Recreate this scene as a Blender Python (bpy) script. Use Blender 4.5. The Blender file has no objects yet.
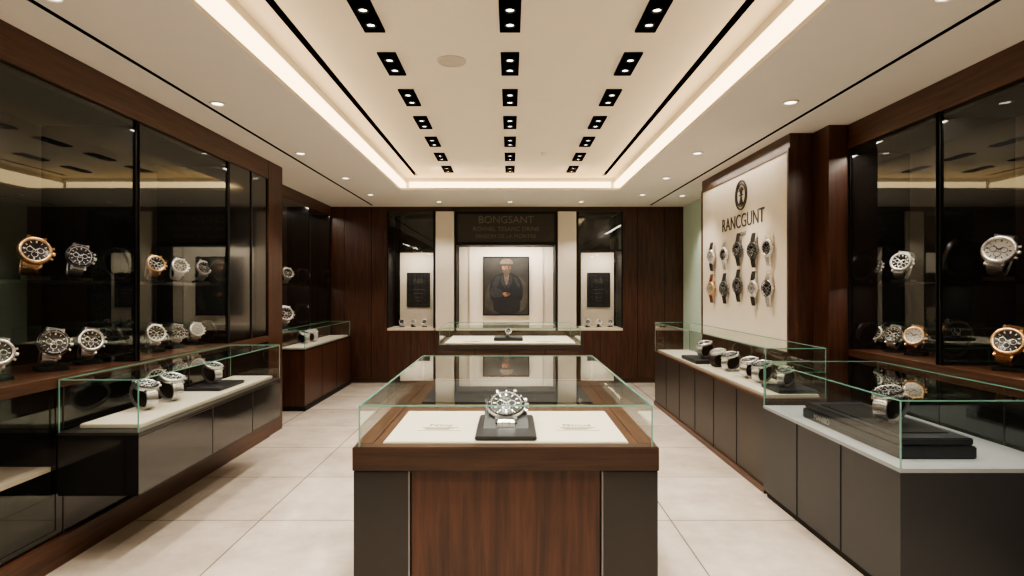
import bpy, bmesh, math, random
from mathutils import Vector, Matrix
random.seed(4)
D=bpy.data; S=bpy.context.scene; COL=S.collection
H=1.56; F=600.0

# ------------------------------------------------------------------ materials
def newmat(n):
    m=D.materials.new(n); m.use_nodes=True
    nt=m.node_tree; return m,nt,nt.nodes['Principled BSDF']
def pmat(n,col,rough=.5,metal=0,bump=0,bscale=60,var=0.0,vscale=6,emis=0,spec=.5,coat=0):
    m,nt,b=newmat(n)
    b.inputs['Roughness'].default_value=rough; b.inputs['Metallic'].default_value=metal
    b.inputs['Specular IOR Level'].default_value=spec
    b.inputs['Coat Weight'].default_value=coat
    b.inputs['Coat Roughness'].default_value=.05
    tc=nt.nodes.new('ShaderNodeTexCoord')
    nz=nt.nodes.new('ShaderNodeTexNoise'); nz.inputs['Scale'].default_value=vscale; nz.inputs['Detail'].default_value=5
    nt.links.new(tc.outputs['Object'],nz.inputs['Vector'])
    mx=nt.nodes.new('ShaderNodeMix'); mx.data_type='RGBA'
    mx.inputs['A'].default_value=(*[max(0,c*(1-var*1.6)) for c in col],1); mx.inputs['B'].default_value=(*[min(1,c*(1+var*1.6)) for c in col],1)
    nt.links.new(nz.outputs['Fac'],mx.inputs['Factor']); nt.links.new(mx.outputs['Result'],b.inputs['Base Color'])
    if bump:
        n2=nt.nodes.new('ShaderNodeTexNoise'); n2.inputs['Scale'].default_value=bscale
        nt.links.new(tc.outputs['Object'],n2.inputs['Vector'])
        bp=nt.nodes.new('ShaderNodeBump'); bp.inputs['Strength'].default_value=bump; bp.inputs['Distance'].default_value=.002
        nt.links.new(n2.outputs['Fac'],bp.inputs['Height']); nt.links.new(bp.outputs['Normal'],b.inputs['Normal'])
    return m
def woodmat(n,c1,c2,vert=True,rough=.36):
    m,nt,b=newmat(n); b.inputs['Roughness'].default_value=rough
    tc=nt.nodes.new('ShaderNodeTexCoord'); mp=nt.nodes.new('ShaderNodeMapping')
    mp.inputs['Scale'].default_value=(14,14,.9) if vert else (.9,.9,16)
    if vert=='y': mp.inputs['Scale'].default_value=(16,.9,16)
    nt.links.new(tc.outputs['Object'],mp.inputs['Vector'])
    nz=nt.nodes.new('ShaderNodeTexNoise'); nz.inputs['Scale'].default_value=2.2; nz.inputs['Detail'].default_value=8; nz.inputs['Roughness'].default_value=.6; nz.inputs['Distortion'].default_value=.6
    nt.links.new(mp.outputs['Vector'],nz.inputs['Vector'])
    cr=nt.nodes.new('ShaderNodeValToRGB'); cr.color_ramp.elements[0].position=.32; cr.color_ramp.elements[1].position=.72
    cr.color_ramp.elements[0].color=(*c1,1); cr.color_ramp.elements[1].color=(*c2,1)
    nt.links.new(nz.outputs['Fac'],cr.inputs['Fac']); nt.links.new(cr.outputs['Color'],b.inputs['Base Color'])
    bp=nt.nodes.new('ShaderNodeBump'); bp.inputs['Strength'].default_value=.08; bp.inputs['Distance'].default_value=.002
    nt.links.new(nz.outputs['Fac'],bp.inputs['Height']); nt.links.new(bp.outputs['Normal'],b.inputs['Normal'])
    return m
def glassmat(n,base,edge,tint,power=4):
    m=D.materials.new(n); m.use_nodes=True; nt=m.node_tree; nt.nodes.clear()
    o=nt.nodes.new('ShaderNodeOutputMaterial'); mix=nt.nodes.new('ShaderNodeMixShader')
    t=nt.nodes.new('ShaderNodeBsdfTransparent'); t.inputs[0].default_value=(*tint,1)
    g=nt.nodes.new('ShaderNodeBsdfGlossy'); g.inputs['Roughness'].default_value=.015; g.inputs[0].default_value=(.95,1,.97,1)
    lw=nt.nodes.new('ShaderNodeLayerWeight'); lw.inputs[0].default_value=.5
    pw=nt.nodes.new('ShaderNodeMath'); pw.operation='POWER'; pw.inputs[1].default_value=power
    ma=nt.nodes.new('ShaderNodeMath'); ma.operation='MULTIPLY_ADD'; ma.inputs[1].default_value=edge; ma.inputs[2].default_value=base; ma.use_clamp=True
    L=nt.links.new
    L(lw.outputs['Facing'],pw.inputs[0]); L(pw.outputs[0],ma.inputs[0]); L(ma.outputs[0],mix.inputs[0])
    L(t.outputs[0],mix.inputs[1]); L(g.outputs[0],mix.inputs[2]); L(mix.outputs[0],o.inputs[0])
    return m
def floormat():
    m,nt,b=newmat('floor_stone_tile'); L=nt.links.new
    g=nt.nodes.new('ShaderNodeNewGeometry'); mp=nt.nodes.new('ShaderNodeMapping')
    mp.inputs['Location'].default_value=(1.68+9.2,-.35+9.2,0)
    L(g.outputs['Position'],mp.inputs['Vector'])
    br=nt.nodes.new('ShaderNodeTexBrick'); br.offset=0; br.inputs['Scale'].default_value=1
    br.inputs['Brick Width'].default_value=.92; br.inputs['Row Height'].default_value=.92
    br.inputs['Mortar Size'].default_value=.0055; br.inputs['Mortar Smooth'].default_value=.25
    br.inputs['Color1'].default_value=(.56,.50,.43,1); br.inputs['Color2'].default_value=(.47,.42,.36,1); br.inputs['Mortar'].default_value=(.18,.155,.13,1)
    L(mp.outputs['Vector'],br.inputs['Vector'])
    nz=nt.nodes.new('ShaderNodeTexNoise'); nz.inputs['Scale'].default_value=2.2; nz.inputs['Detail'].default_value=12; nz.inputs['Roughness'].default_value=.7
    L(g.outputs['Position'],nz.inputs['Vector'])
    cr=nt.nodes.new('ShaderNodeValToRGB'); cr.color_ramp.elements[0].position=.32; cr.color_ramp.elements[0].color=(.74,.73,.72,1); cr.color_ramp.elements[1].position=.66; cr.color_ramp.elements[1].color=(1.06,1.06,1.06,1)
    L(nz.outputs['Fac'],cr.inputs['Fac'])
    mx=nt.nodes.new('ShaderNodeMix'); mx.data_type='RGBA'; mx.blend_type='MULTIPLY'; mx.inputs['Factor'].default_value=1
    L(br.outputs['Color'],mx.inputs['A']); L(cr.outputs['Color'],mx.inputs['B']); L(mx.outputs['Result'],b.inputs['Base Color'])
    b.inputs['Roughness'].default_value=.15
    bp=nt.nodes.new('ShaderNodeBump'); bp.inputs['Strength'].default_value=.2; bp.inputs['Distance'].default_value=.003; bp.invert=True
    L(br.outputs['Fac'],bp.inputs['Height']); L(bp.outputs['Normal'],b.inputs['Normal'])
    return m
def emat(n,col,s):
    m=D.materials.new(n); m.use_nodes=True; nt=m.node_tree; nt.nodes.clear()
    o=nt.nodes.new('ShaderNodeOutputMaterial'); e=nt.nodes.new('ShaderNodeEmission')
    e.inputs[0].default_value=(*col,1); e.inputs[1].default_value=s; nt.links.new(e.outputs[0],o.inputs[0]); return m

WOOD=woodmat('walnut_vertical',(.026,.0095,.0055),(.084,.031,.0165))
WOODH=woodmat('walnut_horizontal',(.034,.014,.0075),(.10,.042,.021),'y')
WOODX=woodmat('walnut_crossgrain',(.021,.010,.0065),(.06,.028,.016),False)
BLACK=pmat('black_lacquer',(.006,.006,.006),.12,var=.2,coat=.3)
BLACKM=pmat('black_matte',(.007,.007,.007),.6,var=.2,spec=.25)
VOID=pmat('slot_black',(.003,.003,.003),.9,var=.2,spec=0)
CABIN=pmat('cabinet_interior_black',(.013,.010,.008),.35,var=.2)  # near-black, with a warm tint painted in for brownish glow and reflections
GREY=pmat('dark_grey_metal_laminate',(.032,.029,.027),.34,.3,var=.1,bump=.05)
GREYR=pmat('charcoal_laminate',(.030,.031,.033),.42,.1,var=.08)
BRNZ=pmat('brown_bronze_laminate',(.038,.029,.024),.36,.3,var=.1)
CEIL=pmat('ceiling_cream_paint',(.76,.69,.59),.7,var=.015,bump=.05)
CEILO=pmat('ceiling_white_paint',(.68,.64,.585),.7,var=.015,bump=.05)
CREAM=pmat('cream_plaster',(.70,.63,.53),.6,var=.03,bump=.08)
TRAY=pmat('cream_leather_tray',(.64,.585,.49),.5,var=.03,bump=.2,bscale=220)
GREYTOP=pmat('pale_grey_felt',(.27,.285,.30),.8,var=.05,bump=.2,bscale=300)
GREEN=pmat('pale_green_wall_paint',(.58,.73,.62),.5,var=.03)
EDGE=pmat('glass_edge_green',(.15,.34,.28),.12,var=.1,spec=.8)
FLOOR=floormat()
GL=glassmat('clear_glass',.05,.85,(.94,.975,.96),4)
GLW=glassmat('smoked_cabinet_glass',.06,.6,(.87,.86,.84),3.5)
COVE=emat('cove_led_warm',(1,.71,.37),6.0)
LAMP=emat('lamp_lens_warm',(1,.93,.82),7)
STEEL=pmat('polished_steel',(.84,.84,.85),.28,.93,var=.05)
STEELD=pmat('brushed_steel_dark',(.22,.22,.23),.3,1,var=.1)
GOLD=pmat('rose_gold',(.84,.55,.31),.28,.95,var=.05)
DIALB=pmat('dial_black',(.012,.013,.016),.25,var=.1)
DIALW=pmat('dial_silver',(.42,.41,.39),.35,.2,var=.05)
DIALN=pmat('dial_navy',(.008,.014,.030),.25,var=.1)
POST=pmat('poster_black_print',(.012,.013,.016),.4,var=.4,vscale=9)
LEATH=pmat('black_leather_strap',(.015,.013,.012),.5,var=.3,bump=.4,bscale=40)
LEATHB=pmat('brown_leather_strap',(.12,.04,.018),.5,var=.3,bump=.4,bscale=40)
NAVY=pmat('navy_leatherette_box',(.015,.017,.023),.40,var=.2,bump=.2,bscale=150)
INK=pmat('ink_dark',(.03,.028,.025),.6,var=.1)
INKW=pmat('ink_silver',(.36,.34,.31),.5,var=.1)
INKD=pmat('bronze_relief_letters',(.11,.10,.085),.5,.2,var=.1)

# ------------------------------------------------------------------ helpers
def group(name):
    e=D.objects.new(name,None); e.empty_display_size=.1; COL.objects.link(e); return e
def addobj(name,me,parent=None):
    o=D.objects.new(name,me); COL.objects.link(o)
    if parent: o.parent=parent
    return o
def box(name,x0,x1,y0,y1,z0,z1,mat,parent=None,bev=0):
    x0,x1=min(x0,x1),max(x0,x1); y0,y1=min(y0,y1),max(y0,y1); z0,z1=min(z0,z1),max(z0,z1)
    bm=bmesh.new(); bmesh.ops.create_cube(bm,size=1)
    c=Vector(((x0+x1)/2,(y0+y1)/2,(z0+z1)/2))
    for v in bm.verts: v.co=Vector((v.co.x*(x1-x0),v.co.y*(y1-y0),v.co.z*(z1-z0)))
    if bev: bmesh.ops.bevel(bm,geom=bm.edges[:],offset=bev,segments=2,affect='EDGES')
    me=D.meshes.new(name); bm.to_mesh(me); bm.free(); me.materials.append(mat)
    o=addobj(name,me,parent); o.location=c; return o
def quad(name,pts,mat,parent=None):
    me=D.meshes.new(name); me.from_pydata(pts,[],[list(range(len(pts)))]); me.materials.append(mat)
    return addobj(name,me,parent)
def glass_box(p,x0,x1,y0,y1,z0,z1,mat=GL,sides='lrfb',t=.006):
    if 'l' in sides: quad('glass_side_a',[(x0,y0,z0),(x0,y1,z0),(x0,y1,z1),(x0,y0,z1)],mat,p)
    if 'r' in sides: quad('glass_side_b',[(x1,y0,z0),(x1,y1,z0),(x1,y1,z1),(x1,y0,z1)],mat,p)
    if 'f' in sides: quad('glass_end_a',[(x0,y0,z0),(x1,y0,z0),(x1,y0,z1),(x0,y0,z1)],mat,p)
    if 'b' in sides: quad('glass_end_b',[(x0,y1,z0),(x1,y1,z0),(x1,y1,z1),(x0,y1,z1)],mat,p)
    quad('glass_top',[(x0,y0,z1),(x1,y0,z1),(x1,y1,z1),(x0,y1,z1)],mat,p)
    h=t/2
    for i,(x,y) in enumerate([(x0,y0),(x1,y0),(x0,y1),(x1,y1)]): box(f'glass_edge_v{i}',x-h,x+h,y-h,y+h,z0,z1-h,EDGE,p)
    for i,y in enumerate([y0,y1]): box(f'glass_edge_x{i}',x0-h,x1+h,y-h,y+h,z1-h,z1+h,EDGE,p)
    for i,x in enumerate([x0,x1]): box(f'glass_edge_y{i}',x-h,x+h,y0+h,y1-h,z1-h,z1+h,EDGE,p)
def area(name,loc,sx,sy,w,col=(1,.89,.75),rot=(0,0,0),parent=None):
    l=D.lights.new(name,'AREA'); l.shape='RECTANGLE'; l.size=sx; l.size_y=sy; l.energy=w; l.color=col
    o=D.objects.new(name,l); COL.objects.link(o); o.location=loc; o.rotation_euler=rot
    if parent: o.parent=parent
    return o
def text(name,s,size,loc,rot,mat,parent=None,ext=.002,align='CENTER'):
    c=D.curves.new(name,'FONT'); c.body=s; c.size=size; c.align_x=align; c.align_y='CENTER'; c.extrude=ext
    c.materials.append(mat); o=D.objects.new(name,c); COL.objects.link(o); o.location=loc; o.rotation_euler=rot
    if parent: o.parent=parent
    return o

# ------------------------------------------------------------------ room shell
YB=-2.6; YE=10.55
box('floor',-3.4,3.4,YB,YE,-.1,0,FLOOR)
box('wall_left',-3.5,-3.3,YB,YE,0,3.3,CREAM)
box('wall_right',3.3,3.5,YB,YE,0,3.3,CREAM)
box('wall_back',-3.5,3.5,YE-.05,YE+.15,0,3.3,WOOD)
box('wall_front',-3.5,3.5,YB-.2,YB,0,3.3,CREAM)
CZ=2.9; RZ=3.2; CY=8.2; CX=1.5; CB=8.95
ceil=group('ceiling')
SL=(1.348,1.392)
box('raised_ceiling_mid',-SL[0],SL[0],-1.7,CB+.1,RZ,RZ+.1,CEIL,ceil)
for s in(-1,1):
    box(f'raised_ceiling_edge_{s+1}',s*SL[1],s*1.7,-1.7,CB+.1,RZ,RZ+.1,CEIL,ceil)
    box(f'raised_ceiling_far_{s+1}',s*SL[0],s*SL[1],8.75,CB+.1,RZ,RZ+.1,CEIL,ceil)
box('soffit_a',-3.35,-CX-.06,YB,YE,CZ+.03,RZ+.1,CEILO,ceil)
box('soffit_b',CX+.06,3.35,YB,YE,CZ+.03,RZ+.1,CEILO,ceil)
box('soffit_back',-CX-.06,CX+.06,CB,YE,CZ+.03,RZ+.1,CEILO,ceil)
box('soffit_front',-CX-.06,CX+.06,YB,-1.56,CZ+.03,RZ+.1,CEILO,ceil)
box('soffit_lip_a',-3.35,-CX,YB,YE,CZ,CZ+.03,CEILO,ceil)
box('soffit_lip_b',CX,3.35,YB,YE,CZ,CZ+.03,CEILO,ceil)
box('soffit_lip_back',-CX,CX,CY,YE,CZ,CZ+.03,CEILO,ceil)
box('soffit_lip_front',-CX,CX,YB,-1.5,CZ,CZ+.03,CEILO,ceil)
cove=group('cove_light_strip')
box('led_a',-CX-.058,-CX-.045,-1.5,CB-.02,CZ+.05,RZ-.08,COVE,cove)
box('led_b',CX+.045,CX+.058,-1.5,CB-.02,CZ+.05,RZ-.08,COVE,cove)
box('led_back',-CX,CX,CB-.015,CB-.002,CZ+.05,RZ-.06,COVE,cove)
for s in(-1,1):
    g=group('ceiling_linear_slot')
    box('slot_top',s*(SL[0]-.02),s*(SL[1]+.02),-1.6,8.75,RZ+.1,RZ+.12,VOID,g)
    for i,x in enumerate(SL): box(f'slot_side_{i}',s*x-.004,s*x+.004,-1.6,8.75,RZ-.001,RZ+.1,VOID,g)
for x in(-2.23,2.27):
    g=group('ceiling_linear_slot')
    box('slot',x-.014,x+.014,-1.2,9.7,CZ-.003,CZ+.01,VOID,g)

def ring_disc(bm,cx,cy,z,r,mi_ring,mi_lens,seg=20,dz=.012):
    prof=[(r*1.0,z),(r*1.0,z-dz),(r*.78,z-dz),(r*.7,z-dz*.3)]
    rows=[]
    for (pr,pz) in prof:
        rows.append([bm.verts.new((cx+pr*math.cos(a*2*math.pi/seg),cy+pr*math.sin(a*2*math.pi/seg),pz)) for a in range(seg)])
    for j in range(len(rows)-1):
        for a in range(seg):
            f=bm.faces.new((rows[j][a],rows[j][(a+1)%seg],rows[j+1][(a+1)%seg],rows[j+1][a])); f.material_index=mi_ring
    f=bm.faces.new(rows[-1]); f.material_index=mi_lens
def bmbox(bm,c,s,mi=0,M=None):
    r=bmesh.ops.create_cube(bm,size=1)
    vs=r['verts']
    for v in vs:
        v.co=Vector((v.co.x*s[0],v.co.y*s[1],v.co.z*s[2]))
        if M: v.co=M@v.co
        v.co+=Vector(c)
    for v in vs:
        for f in v.link_faces: f.material_index=mi
bm=bmesh.new()
bmbox(bm,(0,0,-.004),(.12,.42,.01),0)
for s in(-1,1):
    bmbox(bm,(s*.062,0,-.006),(.006,.43,.014),0); bmbox(bm,(0,s*.212,-.006),(.13,.006,.014),0)
ring_disc(bm,0,-.1,-.009,.034,2,1); ring_disc(bm,0,.1,-.009,.034,2,1)
me=D.meshes.new('spot_box'); bm.to_mesh(me); bm.free()
for m in(VOID,LAMP,BLACKM): me.materials.append(m)
SPOT=D.lights.new('spot','SPOT'); SPOT.energy=80; SPOT.spot_size=math.radians(95); SPOT.spot_blend=.7; SPOT.shadow_soft_size=.05; SPOT.color=(1,.89,.755)
ys=[3.61+.775*i for i in range(-5,7)]
for yy in ys:
    for xx in(-.86,0,.86):
        o=addobj('recessed_spotlight',me); o.location=(xx,yy,RZ)
        l=D.objects.new('lamp',SPOT); COL.objects.link(l); l.parent=o; l.location=(0,0,-.04)
bm=bmesh.new(); ring_disc(bm,0,0,0,.055,0,1,24,.01); me2=D.meshes.new('downlight'); bm.to_mesh(me2); bm.free()
me2.materials.append(CREAM); me2.materials.append(LAMP)
SP2=D.lights.new('spot2','SPOT'); SP2.energy=70; SP2.spot_size=math.radians(100); SP2.spot_blend=.6; SP2.shadow_soft_size=.05; SP2.color=(1,.89,.77)
for(x,y)in[(-2.1,-.5),(-2.1,1.2),(-2.1,2.75),(-2.12,4.35),(-2.08,5.96),(-2.0,7.3),(-2.0,8.6),(2.0,-.5),(2.0,1.2),(2.0,2.75),(2.02,4.32),(1.86,5.95),(1.9,7.3),(1.9,8.6),(-1.1,9.3),(1.1,9.3),(0,9.3),(2.5,8.7)]:  # last entry is an added light to brighten the pale green wall
    o=addobj('ceiling_downlight',me2); o.location=(x,y,CZ)
    l=D.objects.new('lamp',SP2); COL.objects.link(l); l.parent=o; l.location=(0,0,-.03)
bm=bmesh.new()
def lathe_z(bm,prof,seg=28,mi=0,c=(0,0,0)):
    rows=[[bm.verts.new((c[0]+r*math.cos(a*2*math.pi/seg),c[1]+r*math.sin(a*2*math.pi/seg),c[2]+z)) for a in range(seg)] for r,z in prof]
    for j in range(len(rows)-1):
        for a in range(seg):
            f=bm.faces.new((rows[j][a],rows[j][(a+1)%seg],rows[j+1][(a+1)%seg],rows[j+1][a])); f.material_index=mi
    bm.faces.new(rows[-1])
lathe_z(bm,[(.105,0),(.105,-.008),(.095,-.014),(.09,-.008),(.03,-.01),(.01,-.014)])
me3=D.meshes.new('speaker'); bm.to_mesh(me3); bm.free(); me3.materials.append(pmat('speaker_grille',(.52,.48,.42),.7,bump=.5,bscale=300))
o=addobj('ceiling_speaker',me3); o.location=(-.42,4.33,RZ)
bm=bmesh.new(); lathe_z(bm,[(.05,0),(.048,-.02),(.03,-.035),(.01,-.038)]); me4=D.meshes.new('sprk'); bm.to_mesh(me4); bm.free(); me4.materials.append(CREAM)
o=addobj('smoke_detector',me4); o.location=(.42,7.3,RZ)

# ------------------------------------------------------------------ watches
def lathe_y(bm,prof,seg=32,M=Matrix()):
    rows=[]
    for r,y,mi in prof:
        rows.append(([bm.verts.new(M@Vector((max(r,.001)*math.cos(a*2*math.pi/seg),y,max(r,.001)*math.sin(a*2*math.pi/seg)))) for a in range(seg)],mi))
    for j in range(len(rows)-1):
        for a in range(seg):
            f=bm.faces.new((rows[j][0][a],rows[j][0][(a+1)%seg],rows[j+1][0][(a+1)%seg],rows[j+1][0][a])); f.material_index=rows[j+1][1]; f.smooth=True
def watch_mesh(name,metal,dial,strap,links=True,style='loop',tilt=20,bezel=None,base=.3,roll=0):
    bm=bmesh.new()
    lathe_y(bm,[(0,.17,0),(.9,.17,0),(1.0,.1,0),(1.0,-.08,0),(.96,-.16,0),(.93,-.22,3),(.79,-.24,3),(.76,-.16,0),(.74,-.15,1),(0,-.15,1)])
    for k in range(12):
        a=k*math.pi/6; R=Matrix.Rotation(-a,3,'Y')
        bmbox(bm,R@Vector((0,-.165,.62)),(.05 if k%3 else .09,.02,.14),4,R)
        bmbox(bm,R@Vector((0,-.245,.86)),(.03,.01,.09),5,R)
    for a,l,w in((55,.5,.05),(-50,.36,.07)):
        R=Matrix.Rotation(-math.radians(a),3,'Y'); bmbox(bm,R@Vector((0,-.18,l/2-.05)),(w,.012,l),4,R)
    for cx,cz in((-.3,0),(.3,0),(0,-.32)):
        M=Matrix.Translation((cx,-.005,cz)); lathe_y(bm,[(.2,-.15,4),(.2,-.165,4),(.17,-.165,4),(.16,-.155,1)],16,M)
    MC=Matrix.Rotation(math.radians(90),4,'Z')
    lathe_y(bm,[(0,-1.17,0),(.12,-1.17,0),(.13,-1.1,0),(.13,-1.0,0),(.06,-.95,0)],12,MC)
    for s in(-1,1): bmbox(bm,(1.0,0,s*.4),(.16,.13,.13),0,Matrix.Rotation(-s*.4,3,'Y'))
    for sx in(-1,1):
        for sz in(-1,1):
            R=Matrix.Rotation(sz*.45,3,'X'); bmbox(bm,(sx*.47,.07,sz*.95),(.15,.2,.36),0,R)
    def seg(c,d,w,L,th=.15):
        R=Matrix.Rotation(math.atan2(d.z,d.y),3,'X')
        if links:
            bmbox(bm,c,(w*.40,L*.84,th),0,R)
            for s in(-1,1): bmbox(bm,c+Vector((s*w*.355,0,0)),(w*.28,L*.88,th*.88),2,R)
        else: bmbox(bm,c,(w,L*1.12,th*.75),2,R)
    if style=='loop':
        n=30; A0=math.radians(40); A1=math.radians(320)
        P=lambda t:Vector((0,.92-1.0*math.cos(t),1.45*math.sin(t)*(1-.08*math.sin(t)**2)))
        for i in range(n):
            t0=A0+(A1-A0)*i/n; t1=A0+(A1-A0)*(i+1)/n; p0,p1=P(t0),P(t1)
            q=abs((i+.5)/n-.5)*2; seg((p0+p1)/2,p1-p0,.76+.18*q,(p1-p0).length)
        T=Matrix.Translation((0,.8,0))@Matrix.Rotation(math.radians(-tilt),4,'X')@Matrix.Rotation(math.radians(roll),4,'Y')@Matrix.Translation((0,-.8,0))
        mn=min((T@v.co).z for v in bm.verts)
        T=Matrix.Translation((0,0,base-mn))@T
    elif style=='drape':
        PH=[20,38,42,20,-20,-30,-30,-30,-30,-30]
        for sz in(-1,1):
            p=Vector((0,.05,sz*.98)); n=len(PH) if sz<0 else 7; L=.2
            for i in range(n):
                ph=math.radians(PH[i]) if sz<0 else math.radians(25+16*i)
                q=p+Vector((0,math.sin(ph)*L,sz*math.cos(ph)*L)); seg((p+q)/2,q-p,.9-.012*i,L,.14); p=q
        T=Matrix.Rotation(math.radians(-tilt),4,'X')
    else:
        for sz in(-1,1):
            p=Vector((0,.03,sz*.98))
            for i in range(6):
                ang=.05+.05*i; L=.19
                q=p+Vector((0,math.sin(ang)*L,sz*math.cos(ang)*L)); seg((p+q)/2,q-p,.86-.03*i,L,.12); p=q
        T=Matrix()
    bm.transform(T); bmesh.ops.recalc_face_normals(bm,faces=bm.faces[:])
    m=D.meshes.new(name); bm.to_mesh(m); bm.free()
    dark=dial in(DIALB,DIALN)
    for x in(metal,dial,strap,bezel or metal,STEEL if dark else INK,STEEL if bezel in(DIALB,DIALN) else INK): m.materials.append(x)
    return m,T
def stand_mesh(name,T,base):
    bm=bmesh.new(); seg=24; rows=[]
    for x in(-.33,-.28,.28,.33):
        k=.88 if abs(x)>.3 else 1
        rows.append([bm.verts.new(T@Vector((x,.92-.78*k*math.cos(a*2*math.pi/seg)+.04,1.2*k*math.sin(a*2*math.pi/seg)))) for a in range(seg)])
    for j in range(3):
        for a in range(seg):
            f=bm.faces.new((rows[j][a],rows[j][(a+1)%seg],rows[j+1][(a+1)%seg],rows[j+1][a])); f.smooth=True
    bm.faces.new(rows[0]); bm.faces.new(rows[-1])
    if base:
        bmbox(bm,(0,.75,base/2),(1.7,1.9,base))
    bmesh.ops.recalc_face_normals(bm,faces=bm.faces[:])
    m=D.meshes.new(name); bm.to_mesh(m); bm.free(); m.materials.append(BLACKM); return m
W={}
specs={'steelb':(STEEL,DIALB,STEEL,True,None),'steelw':(STEEL,DIALW,STEEL,True,None),'steeln':(STEEL,DIALN,STEEL,True,DIALN),
 'gold':(GOLD,DIALB,GOLD,True,GOLD),'goldw':(GOLD,DIALW,LEATHB,False,GOLD),'leath':(STEEL,DIALW,LEATH,False,None),'blk':(STEELD,DIALB,LEATH,False,DIALB),'steelk':(STEEL,DIALB,STEEL,True,DIALB)}
for k,(a,b,c,l,bz) in specs.items():
    m,T=watch_mesh('watch_'+k,a,b,c,l,'loop',20,bz,.28,12); W[k,'s']=(m,stand_mesh('stand_'+k,T,.28))
    m,T=watch_mesh('watchlow_'+k,a,b,c,l,'loop',72,bz,.0,0); W[k,'l']=(m,stand_mesh('standlow_'+k,T,0))
    m,T=watch_mesh('watchflat_'+k,a,b,c,l,'flat',0,bz); W[k,'f']=(m,None)
m,T=watch_mesh('watch_feature',STEEL,DIALB,STEEL,True,'drape',58,DIALB); W['feat','d']=(m,None)
def watch(k,v,x,y,z,r,ang):
    m,s=W[k,v]; o=addobj('wristwatch',m); o.location=(x,y,z+.001); o.scale=(r,r,r); o.rotation_euler=(0,0,math.radians(ang))
    if s: addobj('display_stand',s,o)
    return o

# ------------------------------------------------------------------ wall cabinets
def bay(s,f,b,y0,y1,fill=12,split=None):
    g=group('wall_display_cabinet')
    X=lambda v:s*v
    box('back_panel',X(b-.02),X(b),y0,y1,1.0,2.71,CABIN,g)
    for i,yy in enumerate((y0,y1-.03)): box(f'side_{i}',X(f),X(b),yy,yy+.03,1.06,2.71,BLACK,g)
    box('top_box',X(f+.005),X(b),y0,y1,2.66,2.75,BLACKM,g)
    box('crown',X(f-.012),X(b),y0,y1,2.75,CZ,WOODH,g)
    box('crown_bead',X(f-.02),X(f),y0,y1,2.70,2.76,WOODH,g)
    box('sill',X(f-.015),X(b),y0,y1,1.0,1.06,WOODH,g)
    ly=y0
    if split:
        ly=split
        box('open_back',X(b-.02),X(b),y0,ly,.16,1.0,CABIN,g); box('open_floor',X(f),X(b-.02),y0,ly,.16,.2,BLACK,g)
        box('open_shelf',X(f+.03),X(b-.02),y0,ly,.53,.555,TRAY,g)
        quad('open_glass',[(X(f+.004),y0,.2),(X(f+.004),ly,.2),(X(f+.004),ly,1.0),(X(f+.004),y0,1.0)],GLW,g)
    box('lower_body',X(f),X(b),ly,y1,.16,1.0,BLACK,g)
    box('plinth',X(f-.03),X(b),y0,y1,0,.16,WOODH,g)
    box('shelf',X(f+.06),X(b-.02),y0+.03,y1-.03,1.585,1.603,BLACK,g)
    n=2
    for i in range(n+1):
        yy=y0+(y1-y0)*i/n; box(f'panel_seam_{i}',X(f-.003),X(f),yy-.004,yy+.004,.16,1.0,GREY,g)
    for i,yy in enumerate((y0+.004,y1-.004)): box(f'mullion_{i}',X(f-.01),X(f+.02),yy-.014,yy+.014,1.06,2.71,BLACKM,g)
    quad('glass_door',[(X(f+.004),y0,1.06),(X(f+.004),y1,1.06),(X(f+.004),y1,2.71),(X(f+.004),y0,2.71)],GLW,g)
    area('fill_top',(X(f+.05),(y0+y1)/2,2.65),.05,(y1-y0)*.85,fill,parent=g,rot=(0,math.radians(-8*s),0))  # added fill light so the watches don't go dark, not a fitting
    area('fill_shelf',(X(f+.08),(y0+y1)/2,1.58),.03,(y1-y0)*.85,fill*.32,parent=g,rot=(0,math.radians(-8*s),0))  # second added fill, for the watches the shelf cuts off from above
    return g
LF=2.55; LBK=3.2
for y0,y1 in[(-1.2,.1),(.1,1.4),(1.4,2.75),(2.75,4.1),(4.1,5.43)]: bay(-1,LF,LBK,y0,y1,split=3.37 if y0==2.75 else None)
g=group('dark_glass_panel')
box('panel',-LF,-LBK,5.43,6.30,1.06,2.71,BLACK,g); box('sill',-LF+.015,-LBK,5.43,6.3,1.0,1.06,WOODH,g); box('lower',-LF,-LBK,5.43,6.3,.16,1.0,BLACK,g)
box('plinth',-LF+.03,-LBK,5.43,6.3,0,.16,WOODH,g); box('crown',-LF+.012,-LBK,5.43,6.3,2.71,CZ,WOODH,g)
box('frame',-LF+.01,-LF-.01,5.9,5.915,1.06,2.71,GREY,g)
box('wood_pillar',-LF+.015,-3.29,6.3,6.68,0,CZ,WOOD)
RF=2.79; RB=3.28
for y0,y1 in[(-1.2,-.2),(-.2,.82),(.82,1.84),(1.84,2.87),(2.87,3.9),(3.9,4.92)]: bay(1,RF,RB,y0,y1)

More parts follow.
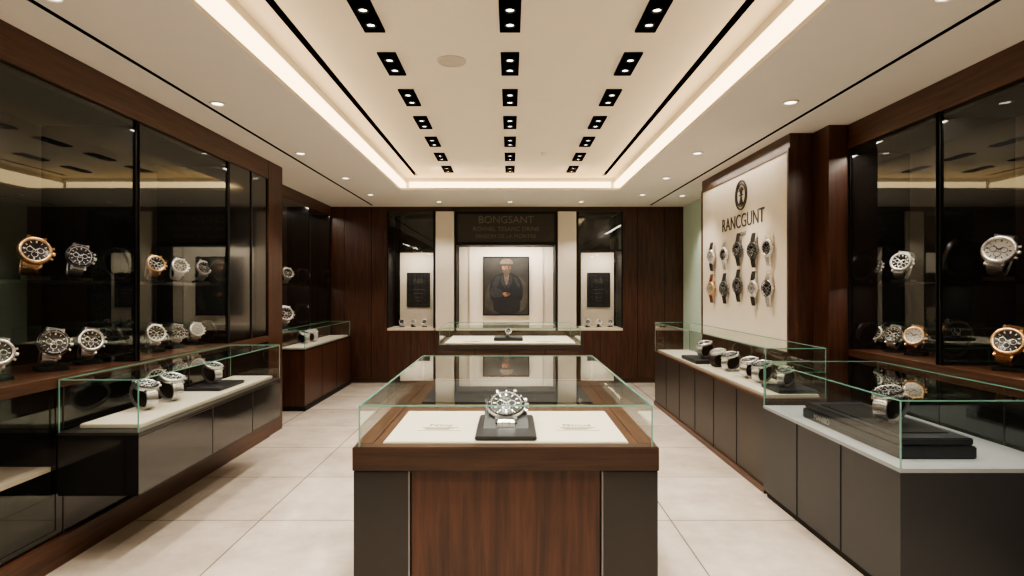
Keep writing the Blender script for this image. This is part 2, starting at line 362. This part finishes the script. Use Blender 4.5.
g=group('wall_display_cabinet')
box('back_panel',-3.29,-3.27,6.7,9.86,.9,2.75,CABIN,g); box('lower_body',-2.95,-3.29,6.7,9.86,0,.98,WOOD,g)
box('crown',-2.94,-3.29,6.7,9.86,2.75,CZ,WOODH,g)
for i,yy in enumerate((6.7,7.75,8.8,9.82)): box(f'post_{i}',-2.95,-3.27,yy,yy+.03,.98,2.75,BLACK,g)
box('shelf',-2.98,-3.27,6.73,9.82,1.585,1.603,BLACK,g)
quad('glass_door',[(-2.953,6.7,.98),(-2.953,9.86,.98),(-2.953,9.86,2.75),(-2.953,6.7,2.75)],GLW,g)
area('fill_top',(-2.99,8.3,2.74),.04,2.8,26,parent=g,rot=(0,math.radians(8),0))  # added fill light to lift the dim far cabinet
area('fill_shelf',(-3.0,8.3,1.58),.03,2.8,8,parent=g,rot=(0,math.radians(8),0))  # added fill under the shelf of the far cabinet

# ------------------------------------------------------------------ back wall joinery
BY=9.9
PX=lambda px:(px-510)*9.95/F
PZ=lambda py:H+(288-py)*9.95/F
def panel(name,x0,x1,seams):
    g=group(name); box('body',x0,x1,BY,YE,0,CZ,WOOD,g)
    for i,x in enumerate(seams): box(f'seam_{i}',x-.005,x+.005,BY-.002,BY,0,CZ,BLACKM,g)
    box('skirting',x0,x1,BY-.012,BY,0,.08,WOODX,g)
panel('wood_wall_panel',-3.3,PX(388),[PX(345),PX(372)])
panel('wood_wall_panel',PX(622),3.3,[PX(637),PX(664)])
n=group('back_wall_joinery')
xs=[PX(388),PX(435),PX(455),PX(557),PX(577),PX(622)]
box('header',xs[0],xs[-1],BY,YE,2.82,CZ,WOODX,n)
box('base_a',xs[0],xs[1],BY-.02,YE,0,.86,WOOD,n); box('base_b',xs[4],xs[5],BY-.02,YE,0,.86,WOOD,n); box('base_c',xs[1],xs[4],BY,YE,0,.86,WOOD,n)
box('base_seam_a',(xs[0]+xs[1])/2-.004,(xs[0]+xs[1])/2+.004,BY-.023,BY-.02,.02,.85,BLACKM,n); box('base_seam_b',(xs[4]+xs[5])/2-.004,(xs[4]+xs[5])/2+.004,BY-.023,BY-.02,.02,.85,BLACKM,n)
box('column_a',xs[1]+.02,xs[2]-.01,BY-.03,YE,.86,2.82,CREAM,n); box('column_b',xs[3]+.01,xs[4]-.02,BY-.03,YE,.86,2.82,CREAM,n)
for a,b in((xs[0],xs[1]),(xs[4],xs[5])):
    g=group('niche_display')
    box('back',a,b,YE-.1,YE-.06,.86,2.82,BLACK,g)
    box('lit_panel',a+.12,b-.06,YE-.16,YE-.1,.9,2.17,CREAM,g)
    box('deck',a,b,BY-.01,YE-.1,.86,.9,TRAY,g)
    for i,(x,sx) in enumerate(((a,1),(b,-1))): box(f'jamb_{i}',x,x+sx*.02,BY-.02,YE-.1,.9,2.82,BLACKM,g)
    box('transom',a,b,BY-.015,BY+.01,2.17,2.19,BLACKM,g)
    quad('glass',[(a,BY,.9),(b,BY,.9),(b,BY,2.82),(a,BY,2.82)],GLW,g)
    area('niche_led',((a+b)/2+.05,BY+.12,2.16),.5,.06,8.5,parent=g,rot=(math.radians(18),0,0))
    c=(a+b)/2+.05
    p=group('wall_poster')
    box('board',c-.2,c+.2,YE-.175,YE-.16,PZ(308),PZ(272),POST,p)
    for i in range(4): box(f'print_{i}',c-.1+.02*i,c+.1-.02*i,YE-.178,YE-.175,PZ(290+4*i),PZ(289.3+4*i),INKD,p)
    text('print_title','NB',.12,(c,YE-.178,PZ(281)),(math.radians(90),0,0),INKD,p)
    for i in range(3): watch('leath' if i%2 else 'steelb','s',a+.2+i*.19,BY+.2,.9,.045,0)
g=group('feature_niche')
a,b=xs[2],xs[3]
box('back',a,b,YE-.12,YE-.06,.86,2.27,CREAM,g)
box('sign_panel',a,b,BY-.01,YE-.06,2.27,2.82,BLACKM,g)
box('sign_frame',a+.05,b-.05,BY-.02,BY-.01,2.32,2.78,GREY,g)
text('sign_text','BONGSANT',.17,((a+b)/2,BY-.022,2.68),(math.radians(90),0,0),INKD,g,.006)
text('sign_text_small','ROVNEL TESANC DRINE',.10,((a+b)/2,BY-.022,2.53),(math.radians(90),0,0),INKD,g,.005)
text('sign_text_tiny','MAISON DE LA MONTRE',.09,((a+b)/2,BY-.022,2.41),(math.radians(90),0,0),INKD,g,.004)
box('jamb_a',a,a+.03,BY-.02,YE-.06,.86,2.27,BLACKM,g); box('jamb_b',b-.03,b,BY-.02,YE-.06,.86,2.27,BLACKM,g)
RV=pmat('reveal_grey',(.45,.40,.33),.6)
for i,(x0,x1) in enumerate(((a+.2,a+.215),(b-.215,b-.2))): box(f'reveal_{i}',x0,x1,YE-.14,YE-.12,.9,2.27,RV,g)
box('deck',a,b,BY-.01,YE-.12,.86,.95,CREAM,g)
area('niche_led',(0,BY+.15,2.25),1.3,.06,24,parent=g,rot=(math.radians(20),0,0))
# portrait
p=group('framed_portrait'); py=YE-.125; pc=(PX(483)+PX(529))/2; zc=(PZ(256)+PZ(316))/2
def pm(n,c,v=.5,s=14): return pmat('portrait_'+n,c,.6,var=v,vscale=s,bump=.3,bscale=90)
pbg=pm('background',(.024,.023,.020),.6,4); skin=pm('skin',(.22,.115,.065),.25,25); skinD=pm('skin_shadow',(.08,.04,.024),.3,25)
coat=pm('coat',(.007,.008,.010),.5,18); coat2=pm('coat_light',(.022,.023,.026),.55,18); hair=pm('beard',(.06,.048,.036),.5,50); shirt=pm('shirt',(.09,.07,.055),.4,30); hz=pm('haze',(.045,.038,.029),.6,6); hat=pm('hat',(.12,.088,.058),.4,22)
box('canvas',pc-.38,pc+.38,py-.03,py,zc-.5,zc+.5,pbg,p)
for nm,(x0,x1,z0,z1) in {'frame_t':(-.4,.4,.49,.51),'frame_b':(-.4,.4,-.51,-.49),'frame_l':(-.4,-.38,-.49,.49),'frame_r':(.38,.4,-.49,.49)}.items():
    box(nm,pc+x0,pc+x1,py-.045,py,zc+z0,zc+z1,BLACKM,p)
lay=[0]
def poly(nm,pts,mat,sm=2):
    for _ in range(sm):
        q=[]
        for i in range(len(pts)):
            a,b=pts[i],pts[(i+1)%len(pts)]
            q+=[(a[0]*.75+b[0]*.25,a[1]*.75+b[1]*.25),(a[0]*.25+b[0]*.75,a[1]*.25+b[1]*.75)]
        pts=q
    lay[0]+=1; quad(nm,[(pc+u,py-.031-.0005*lay[0],zc+v) for u,v in pts],mat,p)
def ell(nm,cu,cv,ru,rv,mat,n=20): poly(nm,[(cu+ru*math.cos(i*2*math.pi/n),cv+rv*math.sin(i*2*math.pi/n)) for i in range(n)],mat,0)
poly('haze',[(-.37,-.48),(.37,-.48),(.37,.0),(.25,.18),(.1,.1),(-.15,.16),(-.37,-.05)],hz)
poly('coat_skirt',[(-.21,-.49),(-.24,-.2),(.25,-.2),(.24,-.49)],coat,1)
poly('coat_body',[(-.24,-.3),(-.3,-.12),(-.27,.08),(-.2,.17),(-.07,.24),(.08,.24),(.2,.17),(.27,.07),(.3,-.12),(.25,-.3)],coat)
poly('coat_highlight_a',[(-.25,.02),(-.2,.14),(-.1,.2),(-.12,.05),(-.2,-.1)],coat2)
poly('coat_highlight_b',[(.12,.17),(.2,.12),(.25,.0),(.22,-.05),(.16,.06)],coat2)
poly('lapel_a',[(-.07,.23),(-.11,.1),(-.04,-.02),(.0,-.05),(-.03,.08)],coat2,1)
poly('lapel_b',[(.08,.23),(.12,.1),(.05,-.02),(.01,-.05),(.04,.08)],coat2,1)
poly('shirt_front',[(-.05,.23),(.06,.23),(.035,.06),(.005,.0),(-.025,.06)],shirt,1)
poly('sleeve_a',[(-.3,-.1),(-.24,.0),(-.05,-.09),(-.02,-.14),(-.06,-.19),(-.25,-.2)],coat2)
poly('sleeve_b',[(.3,-.1),(.24,.0),(.06,-.08),(.02,-.13),(.06,-.19),(.25,-.2)],coat)
poly('neck',[(-.045,.19),(-.04,.28),(.05,.28),(.055,.19),(0,.15)],skinD,1)
for s in(-1,1): ell('ear_%d'%s,.005+s*.075,.315,.011,.024,skinD,10)
poly('face',[(-.07,.38),(-.075,.3),(-.05,.235),(.005,.205),(.06,.235),(.085,.3),(.08,.38)],skin)
poly('face_shadow',[(.02,.38),(.03,.3),(.025,.22),(.06,.235),(.085,.3),(.08,.38)],skinD)
poly('beard',[(-.068,.3),(-.06,.23),(.005,.18),(.068,.23),(.078,.3),(.045,.28),(.03,.295),(-.02,.295),(-.035,.28)],hair,1)
poly('hat_crown',[(-.1,.365),(-.11,.42),(-.05,.475),(.06,.475),(.125,.42),(.11,.365)],hat)
poly('hat_brim',[(-.13,.355),(-.1,.385),(.1,.385),(.14,.36),(.08,.35),(-.06,.35)],coat2)
for s in(-1,1): ell('eye_%d'%s,.005+s*.03,.325,.012,.006,coat,8); poly('brow_%d'%s,[(.005+s*.012,.34),(.005+s*.045,.342),(.005+s*.045,.35),(.005+s*.012,.348)],hair,0)
poly('nose',[(.002,.335),(.018,.3),(-.006,.298)],skinD,0); poly('mouth',[(-.018,.262),(.028,.262),(.02,.255),(-.01,.255)],skinD,0)
ell('hand_a',-.02,-.135,.042,.03,skin,12); ell('hand_b',.035,-.14,.04,.028,skinD,12)
for i in range(4): poly(f'finger_{i}',[(-.04+i*.018,-.145),(-.03+i*.018,-.145),(-.022+i*.018,-.185+.005*abs(i-1)),(-.033+i*.018,-.185+.005*abs(i-1))],skin,0)

# ------------------------------------------------------------------ right board wall
box('wall_right_return',2.86,3.3,7.6,9.9,0,CZ,GREEN)
BX=2.42
g=group('watch_display_wall')
box('core',BX+.03,3.3,5.19,7.56,0,CZ,WOOD,g)
box('board',BX,BX+.03,5.22,7.53,1.0,2.75,CREAM,g)
box('frame_top',BX-.012,BX+.03,5.19,7.56,2.75,2.775,WOODH,g); box('frame_near',BX-.012,BX+.03,5.19,5.22,1.0,2.75,WOOD,g); box('frame_far',BX-.012,BX+.03,7.53,7.56,1.0,2.75,WOOD,g)
box('upper',BX,BX+.03,5.19,7.56,2.775,CZ,WOODH,g); box('lower',BX,BX+.03,5.19,7.56,0,1.0,WOOD,g)
area('wall_washer',(BX-.12,6.37,2.86),.05,2.1,8,parent=g,rot=(0,math.radians(12),0))
box('wood_pillar',2.62,3.29,4.93,5.18,0,CZ,WOOD)
RT=(math.radians(90),0,math.radians(-90))
lg=group('brand_logo_sign')
Ly=6.27; Lz=2.53
bm=bmesh.new()
def ringX(bm,r,w,n=40):
    vs=[]
    for rr,x in((r,0),(r,-.012),(r-w,-.012),(r-w,0)): vs.append([bm.verts.new((x,rr*math.cos(a*2*math.pi/n),rr*math.sin(a*2*math.pi/n))) for a in range(n)])
    for j in range(3):
        for a in range(n): bm.faces.new((vs[j][a],vs[j][(a+1)%n],vs[j+1][(a+1)%n],vs[j+1][a]))
ringX(bm,.155,.012); ringX(bm,.12,.006)
for a in(-.45,0,.45):
    R=Matrix.Rotation(a,3,'X'); bmbox(bm,(-.005,0,-.01),(.01,.010,.19),0,R)
for z,w in((-.085,.12),(.0,.1),(.05,.13)): bmbox(bm,(-.005,0,z),(.01,w,.01),0)
m=D.meshes.new('emblem'); bm.to_mesh(m); bm.free(); m.materials.append(INK)
o=addobj('emblem',m,lg); o.location=(BX-.001,Ly,Lz)
text('lettering','RANCGUNT',.205,(BX-.004,6.27,2.255),RT,INK,lg,.002)
text('sub_lettering','BVNSEAT',.06,(BX-.003,6.27,2.12),RT,INK,lg,.001)
ks=['steelb','blk','blk','steelb','leath','steelk','leath','blk','blk','goldw']
i=0
for z in(1.93,1.555):
    for yy in(5.54,5.88,6.27,6.67,7.1):
        m,_=W[ks[i],'f']; o=addobj('wristwatch',m); o.location=(BX-.045,yy,z+(.03 if i in(2,7) else 0)); o.scale=(.072,.070,.080); o.rotation_euler=(0,0,math.radians(-75))
        box('mount_pad',-.55,.55,.17,.45,-.5,.5,CREAM,o).location=(0,.33,0); i+=1

# ------------------------------------------------------------------ central display case
g=group('glass_display_counter'); CXo=-.018
x=.645; y0,y1=2.52,4.42; zt=.89
def cb(nm,a,b,*r,**k): return box(nm,a+CXo,b+CXo,*r,**k)
cb('base_core',-x+.05,x-.05,y0+.05,y1-.04,0,zt-.1,GREY,g)
cb('front_wood',-.40,.40,y0+.03,y0+.06,0,zt-.105,WOOD,g)
for s in(-1,1):
    cb(f'corner_front_{s+1}',s*.405,s*x,y0+.02,y0+.3,0,zt-.105,GREY,g,bev=.004)
    cb(f'corner_line_{s+1}',s*.412,s*.405,y0+.014,y0+.021,0,zt-.105,STEELD,g)
    cb(f'side_panel_{s+1}',s*(x-.06),s*(x-.02),y0+.32,y1-.05,0.05,zt-.105,WOOD,g)
    cb(f'frame_side_{s+1}',s*(x-.07),s*x,y0+.07,y1-.07,zt-.1,zt,WOODH,g)
cb('frame_front',-x,x,y0,y0+.07,zt-.1,zt,WOODX,g,bev=.003); cb('frame_back',-x,x,y1-.07,y1,zt-.1,zt,WOODX,g,bev=.003)
cb('deck',-x+.07,x-.07,y0+.07,y1-.07,zt-.06,zt-.005,WOODH,g)
cb('tray_front',-.53,.53,y0+.07,3.24,zt-.02,zt+.006,TRAY,g,bev=.004)
cb('tray_back',-.50,.50,3.5,y1-.12,zt-.02,zt+.004,NAVY,g,bev=.004)
glass_box(g,-.618+CXo,.618+CXo,y0+.015,y1-.02,zt,1.062)
zs=zt+.007
pd=group('watch_pedestal')
cb('plate',-.135,.135,2.60,3.06,zs,zs+.018,NAVY,pd,bev=.005)
bm=bmesh.new()
wv=[(-.105,2.76,0),(.105,2.76,0),(.105,3.02,0),(-.105,3.02,0),(-.10,2.80,.036),(.10,2.80,.036),(.10,2.93,.105),(-.10,2.93,.105),(-.10,3.02,.105),(.10,3.02,.105)]
vs=[bm.verts.new((v[0]+CXo,v[1],v[2]+zs+.018)) for v in wv]
for f in((0,1,2,3),(4,5,6,7),(7,6,9,8),(0,1,5,4),(1,2,9,6,5),(2,3,8,9),(3,0,4,7,8)): bm.faces.new([vs[i] for i in f])
bmesh.ops.recalc_face_normals(bm,faces=bm.faces[:])
m=D.meshes.new('wedge'); bm.to_mesh(m); bm.free(); m.materials.append(NAVY); addobj('wedge',m,pd)
o=watch('feat','d',CXo,2.86,1.0,.092,0)
def card(cx,cy,z,s,w=.2):
    c=group('printed_label')
    box('label_card',cx-w/2,cx+w/2,cy-.07,cy+.06,z,z+.0015,TRAY,c)
    text('title',s,.06,(cx,cy+.03,z+.002),(0,0,0),INK,c,.0004)
    for i in range(3): box(f'line_{i}',cx-w*.42+.01*i,cx+w*.42-.02*i,cy-.020-.018*i,cy-.012-.018*i,z+.0015,z+.002,INK,c)
card(-.33,2.86,zs,'Niny'); card(.32,2.86,zs,'Ginus'); 

# back counter
g=group('glass_display_counter')
x=.85; y0,y1=7.16,8.35; zt=.88
box('base',-x,x,y0,y1,.06,zt,WOODX,g,.004); box('plinth',-x+.04,x-.04,y0+.04,y1-.04,0,.06,BLACKM,g)
box('band',-x-.01,x+.01,y0-.01,y0,zt-.05,zt,GREY,g)
for i in(-1,0,1): box(f'seam_{i+1}',i*.42-.004,i*.42+.004,y0-.003,y0,.07,zt-.05,BLACKM,g)
box('tray',-x+.06,x-.06,y0+.05,y1-.06,zt,zt+.02,TRAY,g,.004)
glass_box(g,-x+.01,x-.01,y0+.01,y1-.01,zt,1.08)
pd=group('watch_pedestal'); box('block',-.2,.16,7.45,7.75,.901,.94,NAVY,pd,.005)
watch('steelb','s',-.02,7.52,.94,.04,0)
card(.45,7.4,.901,'Rus',.3); card(-.45,7.4,.901,'Nos',.3)

# left wall-hung vitrine
g=group('wall_mounted_vitrine')
x0,x1,y0,y1=-2.533,-2.08,3.36,5.43
box('body',x0,x1,y0,y1,.395,.735,BLACK,g)
box('rail',x0,x1+.004,y0-.004,y1+.004,.735,.75,GREY,g)
for i,yy in enumerate((4.2,4.85)): box(f'seam_{i}',x1,x1+.002,yy-.004,yy+.004,.4,.735,GREY,g)
for i,zz in enumerate((.4,.725)): box(f'line_{i}',x1,x1+.002,y0,y1,zz-.003,zz+.003,GREY,g)
box('tray',x0+.05,x1-.05,y0+.1,y1-.05,.75,.775,TRAY,g,.004)
glass_box(g,x0+.005,x1-.004,y0+.004,y1-.004,.75,1.045,sides='rfb')
watch('steelk','l',-2.32,3.86,.775,.078,60); watch('steelb','l',-2.32,4.16,.775,.078,60)
pd=group('watch_pedestal'); box('block',-2.47,-2.2,4.55,4.97,.776,.80,NAVY,pd,.004); watch('steelb','l',-2.34,4.78,.80,.068,60)

# left far counter
g=group('glass_display_counter')
x0,x1,y0,y1=-2.948,-2.6,7.6,9.75
box('body',x0,x1,y0,y1,.0,.76,WOOD,g); box('rail',x0,x1+.005,y0-.005,y1,.76,.78,BLACKM,g)
for i,yy in enumerate((8.3,9.0)): box(f'seam_{i}',x1,x1+.003,yy-.004,yy+.004,.04,.76,BLACKM,g)
box('plinth',x0,x1+.01,y0-.01,y1,0,.06,BLACKM,g)
box('tray',x0+.03,x1-.02,y0+.04,y1-.04,.78,.80,TRAY,g)
glass_box(g,x0+.005,x1-.004,y0+.004,y1-.004,.78,1.02)
watch('steelb','l',-2.77,8.15,.80,.072,55); watch('steelw','l',-2.77,8.5,.80,.072,55)
for k,y,z in(('leath',7.92,1.603),('steelb',8.42,1.603),('steelw',9.1,1.603)): watch(k,'s',-3.12,y,z,.082,45)
watch('steelb','s',-3.12,8.35,.98,.11,45)

# right far counter
g=group('glass_display_counter')
x0,x1,y0,y1=1.94,2.405,4.56,8.03
box('body',x0,x1,y0,y1,.05,.70,BRNZ,g); box('rail',x0-.005,x1,y0-.005,y1,.70,.72,WOODH,g); box('plinth',x0-.015,x1,y0-.01,y1,0,.05,WOODH,g)
for i in range(1,6): yy=y0+(y1-y0)*i/6; box(f'seam_{i}',x0-.003,x0,yy-.004,yy+.004,.05,.70,BLACKM,g)
box('tray',x0+.03,x1-.03,y0+.05,y1-.05,.72,.74,TRAY,g)
glass_box(g,x0+.004,x1-.004,y0+.004,y1-.004,.72,1.10)
pd=group('watch_pedestal'); box('block',2.0,2.30,6.45,7.0,.741,.78,NAVY,pd,.004)
watch('steelb','l',2.14,6.7,.78,.078,-60); watch('leath','l',2.12,6.22,.74,.078,-60); watch('steelk','l',2.14,5.92,.74,.078,-60)
watch('steelb','l',2.14,5.45,.74,.078,-60); watch('steeln','l',2.14,5.18,.74,.078,-60)
pd=group('watch_pedestal'); box('block',2.08,2.38,4.64,4.97,.741,.77,NAVY,pd,.004); watch('steelk','l',2.18,4.8,.77,.065,-55)

# right near counter
g=group('glass_display_counter')
x0,x1,y0,y1=1.9,2.758,2.92,4.5
box('body',x0,x1,y0,y1,.05,.66,GREYR,g); box('plinth',x0+.02,x1,y0+.02,y1-.02,0,.05,BLACKM,g)
box('deck',x0,x1,y0,y1,.66,.68,GREYTOP,g)
for i in(1,2): yy=y0+(y1-y0)*i/3; box(f'seam_{i}',x0-.003,x0,yy-.004,yy+.004,.05,.66,BLACKM,g)
glass_box(g,x0+.004,x1-.002,y0+.004,y1-.004,.68,1.01)
b=group('presentation_box')
box('lower_box',2.0,2.40,3.08,4.1,.681,.745,NAVY,b,.006); box('upper_box',2.01,2.39,3.09,4.09,.748,.785,NAVY,b,.006)
text('label','MANIBO',.05,(1.998,3.85,.715),RT,INKW,b,.0005)
box('inner_pad',2.06,2.34,3.2,3.98,.785,.79,BLACKM,b)
watch('steelk','l',2.13,3.42,.79,.085,-62)

# ------------------------------------------------------------------ cabinet watches
def wl(px,z,k,r,X=-2.74,a=52): watch(k,'s',X,-X*F/(510-px),z,r,a)
wl(35,1.603,'gold',.084); wl(80,1.603,'steeln',.078)
wl(156,1.603,'gold',.07); wl(180,1.603,'steelb',.068); wl(204,1.603,'steelb',.068)
wl(-2,1.06,'steelb',.076); wl(54,1.06,'steelk',.084); wl(91,1.06,'steelb',.078)
wl(156,1.06,'steelb',.073); wl(178,1.06,'steelk',.066); wl(197,1.06,'steelw',.066)
def wr(px,z,k,r,X=2.98,a=-50): watch(k,'s',X,X*F/(px-510),z,r,a)
wr(873,1.603,'steelk',.07); wr(901,1.603,'steelb',.077); wr(999,1.603,'steelw',.092); wr(1050,1.603,'gold',.08)
wr(874,1.06,'steelb',.066); wr(893,1.06,'steelk',.068); wr(914,1.06,'goldw',.072); wr(1008,1.06,'gold',.088)

# ------------------------------------------------------------------ camera, world
cam=D.cameras.new('camera'); cam.lens=F/1024*36; cam.sensor_width=36; cam.shift_x=2/1024; cam.clip_start=.05
co=D.objects.new('camera',cam); COL.objects.link(co); co.location=(0,0,H); co.rotation_euler=(math.radians(90),0,0)
S.camera=co
w=D.worlds.new('world'); S.world=w; w.use_nodes=True; w.node_tree.nodes['Background'].inputs[0].default_value=(.9,.92,1,1); w.node_tree.nodes['Background'].inputs[1].default_value=.3
S.view_settings.view_transform='AgX'
try: S.view_settings.look='AgX - Medium High Contrast'
except Exception as e: print(e)
S.view_settings.exposure=0.02
